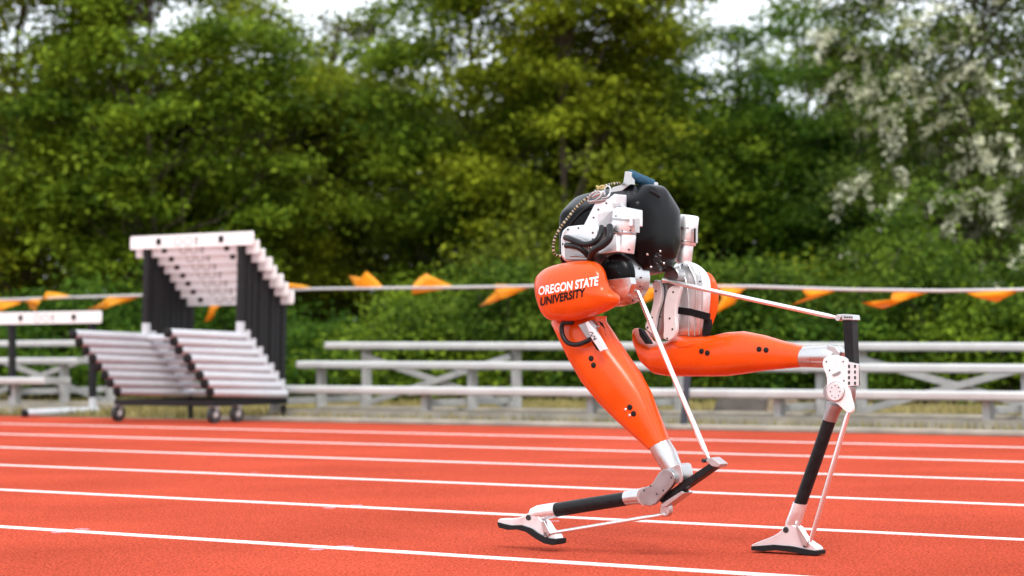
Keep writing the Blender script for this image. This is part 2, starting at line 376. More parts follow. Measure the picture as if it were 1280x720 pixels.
# mirror the local y so that the feet point to the camera side: rotate half a turn about x is not possible, so flip the meshes
for ch in [proto] + list(proto.children_recursive):
    if ch.type == 'MESH':
        me = ch.data
        for v in me.vertices: v.co.y = -v.co.y
        me.flip_normals()
base = at_depth(348, 493, 16.95); base.z = .158
NH = 8
names = ['topmost and frontmost hurdle of the stack on the cart, whole white board showing',
         'second hurdle from the top of the stack, just under the whole front board',
         'third hurdle from the top of the stepped hurdle stack',
         'fourth hurdle from the top of the stepped hurdle stack',
         'fifth hurdle from the top of the stepped stack, fourth from the cart',
         'third hurdle up from the cart in the stepped stack',
         'second hurdle up from the cart, above the lowest one in the stack',
         'lowest hurdle of the stack, resting on the black cart frame']
hs = []
for i in range(NH):                                  # i=0 rests on the cart, each next one is nested on it, higher and further forward
    o = proto if i == 0 else copy_tree(proto)
    jit = random.uniform(-.007, .007)
    place(o, base + hb * .02 + he * (.057 * i + jit) + Z * (.0575 * i), ANG + random.uniform(-.012, .012))
    o.rotation_euler.x = -0.04
    tag(o, names[NH - 1 - i], 'hurdle', 'hurdles nested on the cart'); hs.append(o)
single = hurdle(height=.80)
for ch in list(single.children_recursive):
    if ch.type == 'MESH':
        me = ch.data
        for v in me.vertices: v.co.y = -v.co.y
        me.flip_normals()
A2 = math.atan2(-.60, .80)
place(single, ground(116, 518), A2)
tag(single, 'white single hurdle standing by itself left of the stacked hurdles, cut by the picture edge', 'hurdle', 'hurdles standing on the track edge')

# cart under the stack
rt = thing('hurdle_cart', 'black wheeled cart carrying the stepped stack of hurdles', 'cart', Vector((base.x, base.y, 0)))
S = .92
RB = Vector((base.x, base.y, 0)); LB = RB - hb * S
cz = .136
fr = {'A': LB + he * .66, 'B': RB + he * .66, 'C': RB - he * .05, 'D': LB - he * .05}
for a, c in (('A', 'B'), ('D', 'C'), ('A', 'D'), ('B', 'C')):
    d = (fr[c] - fr[a]).normalized() * (.0205 if a + c in ('AB', 'DC') else -.0205)
    mb = MB(); mb.bar(fr[a] - d + Z * cz, fr[c] + d + Z * cz, .04, .04); mb.build('frame_rail', M['black_tube'], rt, bevel=.003)
def caster(p):
    mb = MB(); mb.lathe(p + Z * .058, hb, [(-.016, .042), (-.019, .053), (-.011, .058), (.011, .058), (.019, .053), (.016, .042)], 26); w = mb.build('caster_wheel', M['wheel'], rt)
    mb = MB(); mb.lathe(p + Z * .058, hb, [(-.02, .02), (.02, .02)], 16); mb.build('hub', M['caster_fork'], w)
    mb = MB()
    for s in (-1, 1): mb.bar(p + hb * (.025 * s) + Z * .05, p + hb * (.025 * s) + Z * .1125, .034, .004, up=he)
    mb.box(p + Z * .1138, hb * .029, he * .03, Z * .002); mb.build('caster_fork', M['caster_fork'], rt)
caster(fr['A']); caster(fr['B'] - he * .02); caster(fr['B'] - he * .24)
mb = MB(); mb.bar(fr['D'] + Z * 0, fr['D'] + Z * .108, .03, .03, up=hb); mb.build('prop_leg', M['black_tube'], rt, bevel=.002)
mb = MB(); mb.bar(fr['C'] + Z * 0, fr['C'] + Z * .108, .03, .03, up=hb); mb.build('prop_leg', M['black_tube'], rt, bevel=.002)

# ------------------------------------------------------------------ pennant string
pole_base = ground(854, 536.5)
K_st = pole_base.dot(NRM)
ptop = at_depth(868, 358, pole_base.y / FW.y * 1.0)
rt = thing('pennant_string', 'string of orange plastic pennants stretched across behind the robot and the hurdles', 'pennant string', pole_base)
def rope_pt(px, py):
    # the string runs beside the bleacher on the right and swings further out on the left
    dep = 14.55 * (868 + 3232) / (px + 3232) if px > 868 else 14.55 + (868 - px) / 868 * 5.2
    return at_depth(px, py, dep)
rope_px = [(-260, 379), (-60, 376), (10, 374.5), (95, 371.5), (180, 369), (280, 366), (395, 361), (480, 360), (580, 359), (665, 357.5), (760, 357), (868, 358), (937, 358), (1060, 362), (1180, 363.5), (1280, 362), (1400, 360), (1640, 352)]
rp = [rope_pt(*p) for p in rope_px]
mb = MB(); mb.tube(rp, .0095, 8); mb.build('rope', M['rope'], rt)
pens = [  # outline of each blown pennant, first two points lie on the string
    [(-30, 376), (28, 373.5), (24, 380), (4, 389), (-24, 392)],
    [(22, 374), (96, 372), (70, 365.5), (58, 364.5), (56, 372), (30, 384), (50, 389)],
    [(138, 371), (178, 368.5), (160, 376), (132, 386), (106, 387), (122, 379)],
    [(256, 367), (285, 366.5), (281, 380), (263, 396), (249, 403), (257, 384)],
    [(352, 362.5), (393, 360.5), (378, 356), (362, 354), (345, 352), (350, 358)],
    [(446, 361), (480, 361.5), (470, 350), (461, 339), (453, 347), (432, 344.5), (440, 354)],
    [(514, 368), (569, 359.5), (553, 351), (531, 341.5), (521, 347), (514, 358)],
    [(618, 355), (668, 357.5), (652, 363), (636, 371), (620, 376), (598, 383), (608, 372), (618, 364)],
    [(714, 357), (757, 357), (742, 366), (722, 381), (710, 385), (715, 370)],
    [(800, 357.5), (842, 358), (830, 365), (812, 377), (800, 380), (803, 368)],
    [(896, 355), (940, 356.5), (926, 364), (916, 380), (897, 394), (904, 374)],
    [(1000, 359), (1051, 361.5), (1036, 367), (1015, 373), (988, 383), (1008, 372)],
    [(1116, 362), (1163, 364), (1143, 371), (1118, 381), (1098, 386), (1079, 378), (1110, 376)],
    [(1204, 364), (1280, 360.5), (1262, 370), (1243, 378), (1222, 372)],
    [(1330, 361), (1375, 360.5), (1362, 371), (1345, 386), (1338, 374)]]
for j, pl in enumerate(pens):
    bm_pts = []
    cx = sum(p[0] for p in pl) / len(pl)
    tx = [p[0] for p in pl]
    P = [q for i, p in enumerate(pl) for q in ((p[0], p[1], 0), ((p[0] + pl[(i + 1) % len(pl)][0]) / 2, (p[1] + pl[(i + 1) % len(pl)][1]) / 2, 0))]
    mb = MB(); ring = []
    for (x, y, _) in P:
        q = rope_pt(x, y); drop = abs(y - 360) / 30.0
        q = q - NRM * (.05 * drop * math.sin(x * .13 + j)) + NRM * .004
        ring.append(q)
    c = sum(ring, Vector()) / len(ring)
    c = c - NRM * .025
    inner = [c + (q - c) * .5 + NRM * random.uniform(-.012, .012) for q in ring]
    n = len(ring)
    vs = ring + inner + [c]
    fs = [(i, (i + 1) % n, n + (i + 1) % n, n + i) for i in range(n)] + [(n + i, n + (i + 1) % n, 2 * n) for i in range(n)]
    mb.add(vs, fs)
    o = mb.build('pennant', M['pennant'], rt, smooth=180)
    so = o.modifiers.new('cloth', 'SOLIDIFY'); so.thickness = .0015
stk = MB(); top = ptop + Vector((0, 0, .05))
stk.tube([pole_base - Z * .02, pole_base * .5 + top * .5, top], .022, 14); stk.lathe(top, (top - pole_base).normalized(), [(-.01, .028), (.02, .028), (.03, .015)], 14)
tag(stk.build('string_pole', M['stake'], origin=pole_base), 'dark thin pole leaning behind the robot, holding up the pennant string', 'pole')

# ------------------------------------------------------------------ boulders under the bleacher
def boulder(px, py, w, h, m, label):
    c = ground(px, py)
    bm = bmesh.new(); bmesh.ops.create_icosphere(bm, subdivisions=4, radius=1)
    sd_ = random.random() * 50
    from mathutils import noise as mn
    for v in bm.verts:
        k = 1 + .28 * mn.noise(v.co * 1.3 + Vector((sd_, 0, 0))) + .10 * mn.noise(v.co * 4 + Vector((sd_, 0, 0)))
        v.co = Vector((v.co.x * w * k, v.co.y * w * .7 * k, max(-.1, v.co.z) * h * k))
    me = bpy.data.meshes.new('boulder'); bm.to_mesh(me); bm.free(); me.materials.append(m)
    me.polygons.foreach_set('use_smooth', [True] * len(me.polygons))
    o = bpy.data.objects.new('boulder', me); COL.objects.link(o); o.location = (c.x, c.y, 0.0); tag(o, label, 'boulder', 'boulders in the grass behind the bleacher')
boulder(928, 525.5, .20, .20, M['rock_dark'], 'dark grey brown boulder under the bleacher seats')
boulder(979, 525.5, .13, .19, M['rock_tan'], 'small tan boulder beside the dark one under the bleacher')

# ------------------------------------------------------------------ the running robot
FOOT = ground(981, 692)
K_FAR = FOOT.dot(NRM); K_MID = K_FAR - .135
def P(px, py, t=0.0):
    """a point of the robot seen at a pixel, in the lengthwise plane t metres off its middle (negative: near side)"""
    d = ray(px, py); return EYE + d * ((K_MID + t - EYE.dot(NRM)) / d.dot(NRM))
def scale_at(t): return FPX / P(800, 400, t).dot(FW)
PX = scale_at(0)
NX = NRM.dot(CR)                                       # how far the sideways axis shows in the picture
robot = thing('running_robot', 'two legged orange black and silver robot sprinting along the red track', 'robot', FOOT - NRM * .13)
R_ = robot
def px_prism(name, poly, t, thick, m, parent=None, bevel=.002, smooth_it=0, **k):
    if smooth_it: poly = chaikin(poly, smooth_it)
    mb = MB(); mb.prism([P(x, y, t - thick / 2) for x, y in poly], NRM * thick); return mb.build(name, m, parent or R_, bevel=bevel, **k)
def px_tube(name, pts, t, r_px, m, parent=None, seg=14, it=0, mb=None):
    """pts: (x, y) or (x, y, t)"""
    if it: pts = chaikin([tuple(p) if len(p) == 3 else (p[0], p[1], t) for p in pts], it, closed=False)
    pts = [P(p[0], p[1], p[2] if len(p) > 2 else t) for p in pts]
    rr = [q / PX for q in r_px] if hasattr(r_px, '__len__') else r_px / PX
    if hasattr(rr, '__len__') and len(rr) != len(pts): rr = list(np.interp(np.linspace(0, 1, len(pts)), np.linspace(0, 1, len(rr)), rr))
    own = mb is None; mb = mb or MB(); mb.tube(pts, rr, seg)
    return mb.build(name, m, parent or R_) if own else None
def px_loft(name, st, t, m, parent=None, seg=28, expo=2.4, subsurf=0, cap=True):
    """st: ((ax,ay),(bx,by), half thickness sideways); the outline seen in the picture is A..B"""
    mb = MB(); rings = []
    for A, B, hb_ in st:
        A = Vector(A); B = Vector(B); c = (A + B) / 2; d = B - A; w = d.length / 2
        # direction across the limb, as seen; take off what the sideways thickness adds to the outline
        ex = abs(d.x / max(d.length, 1e-6))
        wx = math.sqrt(max((.35 * w) ** 2, w * w - (hb_ * NX * PX * ex) ** 2))
        d = d.normalized() * wx
        C3 = P(c.x, c.y, t); D3 = P(c.x + d.x, c.y + d.y, t) - C3
        ring = []
        for k in range(seg):
            a = 2 * math.pi * k / seg; ca, sa = math.cos(a), math.sin(a)
            ca = math.copysign(abs(ca) ** (2 / expo), ca); sa = math.copysign(abs(sa) ** (2 / expo), sa)
            ring.append(C3 + D3 * ca + NRM * (hb_ * sa))
        rings.append(ring)
    mb.rings(rings, cap); return mb.build(name, m, parent or R_, subsurf=subsurf, smooth=50)
def px_pillow(name, outline, centre, t, front, back, m, parent=None, expo=2.6, it=2, rings=9):
    ol = chaikin(outline, it); n = len(ol); mb = MB(); C = Vector(centre)
    def ring(s, off): return [P(C.x + (x - C.x) * s, C.y + (y - C.y) * s, t + off) for x, y in ol]
    rs = []
    S_ = [math.sin(math.pi / 2 * (k + .5) / rings) for k in range(rings)]
    for s in S_: rs.append(ring(s, -front * (1 - s ** expo) ** (1 / expo)))
    rs.append(ring(1, 0))
    for s in reversed(S_): rs.append(ring(s, back * (1 - s ** expo) ** (1 / expo)))
    mb.rings(rs, True); return mb.build(name, m, parent or R_, smooth=60)
def px_disc(name, c, r_px, t, thick, m, parent=None, bevel=.001, seg=30):
    mb = MB(); r = r_px / PX; mb.lathe(P(c[0], c[1], t), NRM, [(-thick / 2, r * .94), (-thick / 2 + .0015, r), (thick / 2, r)], seg); return mb.build(name, m, parent or R_)
def surf(o):
    dg = bpy.context.evaluated_depsgraph_get(); e = o.evaluated_get(dg); me = e.to_mesh()
    mw = Matrix.Translation(ROOT_OF(o)); bv = BVHTree.FromPolygons([mw @ v.co for v in me.vertices], [tuple(p.vertices) for p in me.polygons]); e.to_mesh_clear(); return bv
def hit(bv, px, py):
    l, n, i, d = bv.ray_cast(EYE, ray(px, py).normalized())
    return (l, n) if l is not None else (None, None)
def studs(name, bv, pts, r_px, m, parent, h=.003):
    for x, y in pts:
        l, n = hit(bv, x, y)
        if l is None: continue
        if n.dot(ray(x, y)) > 0: n = -n
        mb = MB(); r = r_px / PX; mb.lathe(l - n * .002, n, [(0, r), (h * .6 + .002, r), (h + .002, r * .72)], 14); mb.build(name, m, parent)

# ---- pelvis body: a rounded black shell, leaning
PC = P(776, 287, 0); UPp = Z
prof0 = [(-.034, .112), (.034, .112), (.113, .046), (.113, -.066), (.070, -.132), (-.070, -.132), (-.113, -.070), (-.112, .062)]   # (sideways, up) seen from behind
prof = []
for i, p in enumerate(prof0):                          # each corner becomes two close points, so the rounding stays tight
    q0, q1 = prof0[i - 1], prof0[(i + 1) % len(prof0)]
    prof += [tuple(a + (c - a) * .07 for a, c in zip(p, q0)), tuple(a + (c - a) * .07 for a, c in zip(p, q1))]
mb = MB(); rings = []
for d, s, sz in ((-.146, .34, .34), (-.143, .62, .62), (-.133, .86, .86), (-.115, .965, .965), (-.07, 1, 1), (.05, 1.0, 1.0), (.105, .98, .98), (.130, .94, .94), (.141, .82, .82), (.144, .5, .5)):
    rings.append([PC + TRK * d + NRM * (a * s) + Z * (c * sz - .09 * d) for a, c in prof])
mb.rings(rings, True)
pelvis = mb.build('pelvis_shell', M['black_shell'], R_, subsurf=2)
bv_p = surf(pelvis)
studs('shell_bolt', bv_p, [(809, 318), (825, 314), (829.5, 329), (813.5, 333.5)], 1.6, M['bolt'], pelvis)
l, n = hit(bv_p, 821, 324)
mb = MB(); mb.lathe(l - n * .003, n, [(0, .018), (.0045, .018), (.0055, .015)], 24); mb.build('connector_port', M['rubber'], pelvis)
studs('port_screw', bv_p, [(818, 320), (823, 319), (824, 326), (819, 328)], .8, M['alu_dark'], pelvis, .009)
# front lid with a curved edge on the near side of the shell
px_tube('lid_seam', [(744, 254), (730, 262), (718, 274), (711, 284), (707, 296)], -.112, 1.2, M['rubber'], pelvis, it=2)
# dark vent slot on the crown of the shell
sl = [hit(bv_p, x, y)[0] for x, y in ((812, 239), (818, 241.5), (824, 246))]
if all(sl):
    mb = MB(); mb.tube([q + Z * .0005 for q in sl], .005, 10); mb.build('vent_slot', M['rubber'], pelvis)

# ---- carrying handle
hd = px_prism('handle_bracket', [(781, 214), (788, 215), (788, 231), (778, 238.5), (764, 243), (760, 240), (766, 234), (775, 231.5), (779, 228)], -.045, .022, M['alu'])
px_tube('grip', [(785.5, 218, -.045), (787, 218.5, -.043), (814.5, 230.5, .035), (816, 231, .037)], 0, (5.6, 6.8, 6.8, 5.8), M['grip'], hd, seg=20)
px_prism('rear_strap', [(814.5, 227), (818, 228), (818.5, 246), (815, 246)], .037, .018, M['alu'], hd, bevel=.001)
px_tube('mount_bar', [(788, 233, -.02), (800, 236, .02), (815, 241, .055)], 0, 2.0, M['alu_dark'], hd)

# ---- near hip: bracket, motor, hoses
br = px_prism('hip_bracket', [(730, 280), (745, 251), (760, 248), (768, 242), (770, 243), (769.5, 258), (790, 262), (790, 283), (747, 284), (745, 297), (738, 302), (730, 300)], -.142, .05, M['white_paint'], bevel=.003)
px_prism('bracket_tab', [(765, 254), (776, 253.5), (777, 258), (766, 259)], -.165, .012, M['alu'], br, bevel=.001)
studs('bolt', surf(br), [(729.5, 282), (740.5, 282), (769, 256)], 2.0, M['alu_dark'], br)
px_prism('yaw_motor_housing', [(700, 321), (699.5, 298), (702, 288), (708, 283), (720, 281.5), (734, 280.5), (744, 282), (747, 290), (746, 301), (738, 307), (737, 318), (730, 327), (706, 328)], -.150, .07, M['white_paint'], bevel=.009, segs=4)
yh = [o for o in R_.children if o.name.startswith('yaw_motor_housing')][0]
studs('bolt', surf(yh), [(710, 287), (723, 285), (741, 291), (741, 299), (703.5, 305), (733, 322)], 1.2, M['bolt_dark'], yh, .002)
px_prism('motor_end_plate', [(705, 294), (710, 293), (733, 302), (736, 310), (736, 325), (706, 325)], -.184, .010, M['alu_dark'], bevel=.002)
def vcyl(name, cx, y0, y1, r_px, t, m, parent=None, top_round=True):
    a, b = P(cx, y1, t), P(cx, y0, t); b = Vector((a.x, a.y, b.z)); L = b.z - a.z; r = r_px / PX; mb = MB()
    mb.lathe(a, Z + CR * .13, [(0, r * .97), (.002, r), (L - .006, r), (L - .002, r * .95), (L, r * .82)], 34); return mb.build(name, m, parent or R_)
up = vcyl('roll_motor_cap', 778.5, 260, 293, 15.5, -.15, M['white_paint'])
vcyl('cap_band', 780, 274, 275.2, 15.8, -.15, M['alu_dark'], up, False)
vcyl('cap_band', 780, 289, 291.5, 15.9, -.15, M['alu_dark'], up, False)
px_prism('cap_lug', [(793, 273), (797, 273), (797, 291), (793, 291)], -.155, .010, M['alu'], up, bevel=.001)
px_prism('cap_arm', [(746, 268), (756, 264), (772, 262), (774, 270), (774, 283), (746, 284)], -.150, .034, M['white_paint'], up, bevel=.002)
lo = vcyl('roll_motor_body', 780, 291, 316, 12.5, -.15, M['white_paint'])
px_prism('motor_block', [(757, 297), (770, 292), (772, 315), (748, 318), (746, 312)], -.165, .04, M['white_paint'], lo, bevel=.003)
studs('bolt', surf(lo), [(772, 312), (786, 312)], 1.2, M['bolt_dark'], lo)
studs('bolt', surf(up), [(768, 288), (778, 289), (788, 288), (770, 270), (789, 270)], 1.1, M['bolt_dark'], up, .002)
studs('bolt', surf(br), [(748, 262), (742, 272), (758, 254)], 1.2, M['bolt_dark'], br, .002)
hz = [[(707, 297, -.20), (714, 299, -.215), (724, 304.5, -.215), (736, 306, -.215), (747, 300.5, -.21), (751, 292, -.20), (752, 284, -.18)],
      [(708, 307, -.20), (716, 307, -.215), (724, 309.5, -.215), (731, 315, -.205), (736, 320, -.19), (738, 326, -.175)],
      [(762, 283, -.19), (763.5, 293, -.21), (761, 300, -.215), (753, 307, -.22), (744, 311.5, -.22), (739, 317, -.21), (738.5, 325, -.195)]]
for q, r in zip(hz, (3.6, 3.6, 4.3)): px_tube('hose', q, 0, r, M['hose'], it=2)
px_tube('hose', [(713, 320, -.19), (722, 319.5, -.20), (731, 321, -.19)], 0, 1.2, M['alu_dark'], it=1)

# ---- near hip pitch drum with its black dome
drum = MB(); c0 = P(778, 348, -.06)
drum.lathe(c0, NRM, [(-.090, .058), (-.092, .066), (-.086, .071), (-.050, .072), (-.047, .075), (-.010, .075), (-.006, .071), (.030, .069), (.034, .05)], 48)
dr = drum.build('hip_drum', M['alu'], R_)
mb = MB(); mb.lathe(P(770, 344, -.152), -NRM, [(-.01, .055), (.002, .055), (.012, .048), (.020, .034), (.023, .015), (.0235, .001)], 40); dome = mb.build('drum_dome', M['black_shell'], dr)
studs('dome_screw', surf(dome), [(757, 322), (766, 326), (771, 333), (774, 341), (776, 349), (748, 321)], 1.0, M['bolt_dark'], dome, .002)
px_prism('drum_lip', [(756, 350), (788, 346.5), (790, 355), (786, 366), (779, 375), (768, 380), (756, 372)], -.170, .022, M['alu'], dr, bevel=.002)
studs('bolt', surf(dr), [(794, 327), (799, 336), (801, 347), (800, 358), (797, 368), (791, 376)], 1.1, M['bolt_dark'], dr)

# ---- orange hip cover with the lettering
ol = [(667, 350), (671, 343), (683, 334), (702, 329), (724, 325.5), (741, 326), (750.6, 330), (757, 339), (760, 353), (764, 363), (776, 370), (775, 379), (768, 384.5), (752, 392), (734, 398), (715, 402), (696, 402), (684, 400), (675, 391), (669.5, 376), (666.5, 361)]
ol = [(x + 1 * max(0, 1 - (x - 667) / 70), y) for x, y in ol]
cover = px_pillow('hip_cover', ol, (720, 364), -.195, .062, .03, M['orange'], expo=2.7, it=2, rings=12)
bv_c = surf(cover)
def lettering(word, p0, p1, hgt, m, name):
    """flat print laid on the cover; p0..p1 baseline in the survey picture, hgt letter height"""
    cu = bpy.data.curves.new('print', 'FONT'); cu.body = word; cu.offset = .034; cu.resolution_u = 3; cu.space_character = 1.02
    o = bpy.data.objects.new('print', cu); COL.objects.link(o)
    bpy.context.view_layer.update()
    me = bpy.data.meshes.new_from_object(o.evaluated_get(bpy.context.evaluated_depsgraph_get())); bpy.data.objects.remove(o)
    bm = bmesh.new(); bm.from_mesh(me); bmesh.ops.triangulate(bm, faces=bm.faces[:]); bmesh.ops.subdivide_edges(bm, edges=[e for e in bm.edges if e.calc_length() > .18], cuts=2)
    xs = [v.co.x for v in bm.verts]; ys = [v.co.y for v in bm.verts]; x0, x1, y0, y1 = min(xs), max(xs), min(ys), max(ys)
    B = Vector(p1) - Vector(p0); U = Vector((.06, -1)).normalized() * hgt; mb = MB(); vs = []
    for v in bm.verts:
        a, c = (v.co.x - x0) / (x1 - x0), (v.co.y - y0) / (y1 - y0)
        q = Vector(p0) + B * a + U * c; q.y += 2.2 * (1 - a) ** 2 * 0
        l, n = hit(bv_c, q.x, q.y)
        if l is None: print('MISS', q); l, n = P(q.x, q.y, -.24), -NRM
        if n.dot(ray(q.x, q.y)) > 0: n = -n
        vs.append(l + n * .0012)
    mb.add(vs, [tuple(v.index for v in f.verts) for f in bm.faces]); bm.free()
    return mb.build(name, m, cover, smooth=None)
lettering('OREGON STATE', (673.2, 369.6), (747.5, 356.8), 11.6, M['print_white'], 'white_lettering')
lettering('UNIVERSITY', (675.4, 382.8), (731.3, 370.6), 11.0, M['print_black'], 'black_lettering')

# ---- near thigh shell
thigh = px_loft('thigh_shell', [((692, 398), (757, 395), .040), ((690, 404), (757, 402), .050), ((700, 425), (768, 418), .056), ((712, 450), (782, 440), .056), ((728, 478), (800, 466), .053),
    ((748, 503), (813, 490), .047), ((772, 527), (822, 513), .039), ((795, 548), (829.5, 532), .032), ((812, 563), (836, 549.5), .028)], -.135, M['orange'], expo=2.6)
bv_t = surf(thigh)
studs('rubber_plug', bv_t, [(739, 448), (742, 456.5), (787.3, 509), (792, 517)], 3.4, M['rubber'], thigh, .003)
studs('screw', bv_t, [(782, 511.8), (787, 519.2)], 1.8, M['bolt'], thigh, .003)
sm = [hit(bv_t, x, y)[0] for x, y in chaikin([(766, 425), (786, 458), (801, 492), (812, 520), (824, 546)], 2, closed=False)]
if all(sm):
    mb = MB(); mb.tube(sm, .0013, 6); mb.build('shell_seam', M['orange'], thigh)
def patch(name, poly, bv, m, parent, lift=.002, thick=.004, it=1):
    poly = chaikin(poly, it); vs = []; ns = Vector()
    for x, y in poly:
        l, n = hit(bv, x, y)
        if l is None: return None
        if n.dot(ray(x, y)) > 0: n = -n
        vs.append(l); ns += n
    ns.normalize(); mb = MB(); mb.prism([v - ns * thick for v in vs], ns * (thick + lift)); return mb.build(name, m, parent, bevel=.0008)
patch('cable_slot', [(742, 404), (752, 401), (757, 412), (758, 436), (748, 441), (738, 425)], bv_t, M['rubber'], thigh, .0008)
px_tube('cable_loop', [(716, 403, -.205), (704, 403, -.207), (701.5, 409, -.207), (703, 420, -.207), (709, 429, -.207), (720, 431.5, -.207), (731, 428, -.207), (738, 424, -.205)], 0, 3.0, M['hose'], thigh, it=2)
px_prism('cable_connector', [(722, 406), (739, 400), (746, 408), (741, 422), (733, 423)], -.195, .016, M['alu_dark'], thigh, bevel=.002)
px_prism('latch_bar', [(731, 403), (735, 401), (748, 421), (757, 437), (750, 440), (739, 423)], -.206, .014, M['white_paint'], thigh, bevel=.002)
px_tube('latch_mark', [(737, 415, -.2145), (741, 416, -.2145), (738, 420, -.2145), (743, 420, -.2145), (742, 425, -.2145), (745, 423, -.2145)], 0, .55, M['print_black'], thigh, seg=6)

# ---- near knee
px_loft('knee_collar', [((812.5, 562), (836, 548.5), .027), ((818, 573), (844, 561), .027), ((825, 584), (851, 578), .028), ((829, 592), (853, 588), .024)], -.135, M['alu'], expo=2.2)
kb = px_prism('knee_block', [(826, 588), (840, 583), (850, 578), (853, 590), (854, 602), (846, 606), (834, 600)], -.135, .050, M['alu'], bevel=.003, smooth_it=1)
px_disc('pin', (849, 598), 5.2, -.135, .06, M['alu_dark'], kb)
kp = px_prism('knee_plate', [(824, 590), (831, 586), (838, 588), (843, 593.5), (843.5, 602), (837, 611), (824, 624), (818, 631), (809, 633), (800, 628), (797.5, 618), (803, 610), (814, 606.5), (819, 598)], -.165, .014, M['alu_dark'], bevel=.002, smooth_it=2)
studs('bolt', surf(kp), [(813, 607.5), (829, 613), (821, 617.5), (805, 613), (839, 597)], 1.1, M['bolt_dark'], kp, .0015)
px_prism('knee_plate', [(824, 590), (831, 586), (838, 588), (843, 593.5), (843.5, 602), (837, 611), (824, 624), (818, 631), (809, 633), (800, 628), (797.5, 618), (803, 610), (814, 606.5), (819, 598)], -.108, .012, M['alu_dark'], bevel=.002, smooth_it=2)
px_disc('knee_joint', (811, 620), 11, -.137, .046, M['alu'])

# ---- near shank, spring and rods
px_loft('shank_socket', [((782, 613.5), (785, 632), .021), ((792, 612), (795, 630.5), .022), ((803, 609.5), (806, 631), .020)], -.135, M['alu'], expo=2)
px_loft('shank_tube', [((694, 628.6), (697, 646), .0185), ((738, 621.4), (741.5, 638.8), .0185), ((782, 614.6), (785, 632), .0185)], -.135, M['carbon'], expo=2)
sp = px_prism('heel_spring', [(821, 624), (889, 577.5), (895, 583), (828, 629.5)], -.135, .034, M['carbon'], bevel=.0015)
px_prism('spring_clamp', [(826, 630), (852, 613.5), (856, 616), (833, 633), (826, 634)], -.135, .042, M['alu'], sp, bevel=.0015)
px_prism('spring_clevis', [(883, 574), (890, 571.5), (897, 577), (901, 580), (898, 584.5), (890, 583), (882, 577)], -.135, .036, M['alu'], sp, bevel=.002)
px_disc('pin', (883.5, 575.5), 2.4, -.135, .037, M['bolt_dark'], sp)
px_prism('rod_lever', [(825, 631), (836, 629), (837, 640), (834, 646), (826, 646), (824.5, 641)], -.135, .018, M['alu'], bevel=.003, smooth_it=1)
px_tube('achilles_rod', [(797, 364, -.085), (806, 386, -.092), (880, 560, -.134), (886, 573, -.135)], 0, (2.4, 3.2, 3.2, 1.7), M['rod'])
px_tube('foot_rod', [(684, 668, -.150), (692, 666, -.150), (822, 644.5, -.145), (830, 642.5, -.145)], 0, (1.6, 2.3, 2.6, 1.6), M['rod'])

# ---- near foot, swung up behind
px_loft('ankle_socket', [((695, 628), (698, 647), .021), ((684, 629.5), (688, 648.5), .021), ((672, 631.5), (677, 650), .019), ((665, 635), (668, 651), .017)], -.135, M['white_paint'], expo=2.1)
f1 = px_prism('foot', [(622, 648), (636, 648.5), (650, 647), (659, 642), (664, 638.5), (670, 641), (675, 649), (680, 653), (686, 663.5), (694, 669), (695.5, 675), (690, 676), (682, 672.5), (672, 668), (662, 661), (650, 657), (637, 657.5), (622, 655.5)], -.135, .034, M['white_paint'], bevel=.004, smooth_it=1)
px_prism('sole', [(621, 653), (638, 657), (651, 656.5), (663, 660.5), (673, 667.5), (684, 672.5), (695.5, 674), (695, 680), (690, 681.5), (680, 679.5), (669, 673.5), (657, 665), (646, 662), (634, 662.5), (623, 659.5)], -.135, .046, M['rubber'], f1, bevel=.001)
px_disc('ankle_pin', (665.5, 646.5), 3.6, -.135, .040, M['bolt_dark'], f1)
px_prism('foot_strut', [(676, 652), (680, 651), (688, 667), (684, 671), (680, 670)], -.153, .010, M['alu'], f1, bevel=.0015)
px_disc('rod_joint', (684, 668), 3.4, -.150, .016, M['alu_dark'], f1)

# ---- far leg: yaw and hip motors
fc = vcyl('roll_motor_cap', 857, 269, 306, 13.0, .15, M['white_paint'])
vcyl('cap_band', 857, 300, 302.4, 13.5, .15, M['alu_dark'], fc)
vcyl('cap_band', 857, 284, 285.2, 13.3, .15, M['alu_dark'], fc)
px_prism('cap_lug', [(867, 285), (870, 285), (870, 304), (867, 303)], .14, .010, M['alu'], fc, bevel=.001)
vcyl('roll_motor_body', 854, 303, 328, 10.5, .15, M['white_paint'])
fd = px_pillow('hip_motor', [(840, 336), (846, 327), (858, 325.5), (874, 331), (885, 342), (889, 356), (888, 380), (884, 404), (880, 422), (846, 424), (842, 405), (843, 385), (838, 360)], (865, 376), .155, .05, .04, M['white_paint'], expo=3.5, it=2)
for q in ([(858, 327), (868, 345), (871, 365), (869, 392), (868, 420)], [(872, 333), (878, 350), (878, 378), (874, 418)], [(849, 332), (858, 352), (861, 378), (861, 420)]):
    px_tube('motor_rib', [(x, y, .105) for x, y in q], 0, .8, M['alu'], fd, it=2)
studs('bolt', surf(fd), [(853, 331), (861, 334), (875, 352), (850, 345)], 1.2, M['bolt_dark'], fd)
px_disc('roll_flange', (843, 345), 11, .085, .03, M['alu_dark'])
px_pillow('hip_cover', [(858, 338), (886, 339), (895, 350), (899, 366), (897, 388), (890, 408), (884, 424), (856, 424)], (874, 380), .19, .015, .035, M['orange'], expo=2.6, it=2)
px_prism('motor_strap', [(841, 383), (862, 385.5), (887, 392), (886, 401), (862, 394.5), (841, 391.5)], .105, .006, M['strap'], bevel=.001)
px_prism('strap_tail', [(880, 398), (885, 399), (886, 408), (882, 420), (877, 420)], .12, .02, M['strap'], bevel=.002)
back = px_prism('link_web', [(818, 350), (846, 350), (838, 372), (834, 390), (838, 408), (838, 424), (812, 424), (812, 410), (820, 396), (823, 374)], .085, .012, M['alu_dark'], bevel=.002, smooth_it=1)
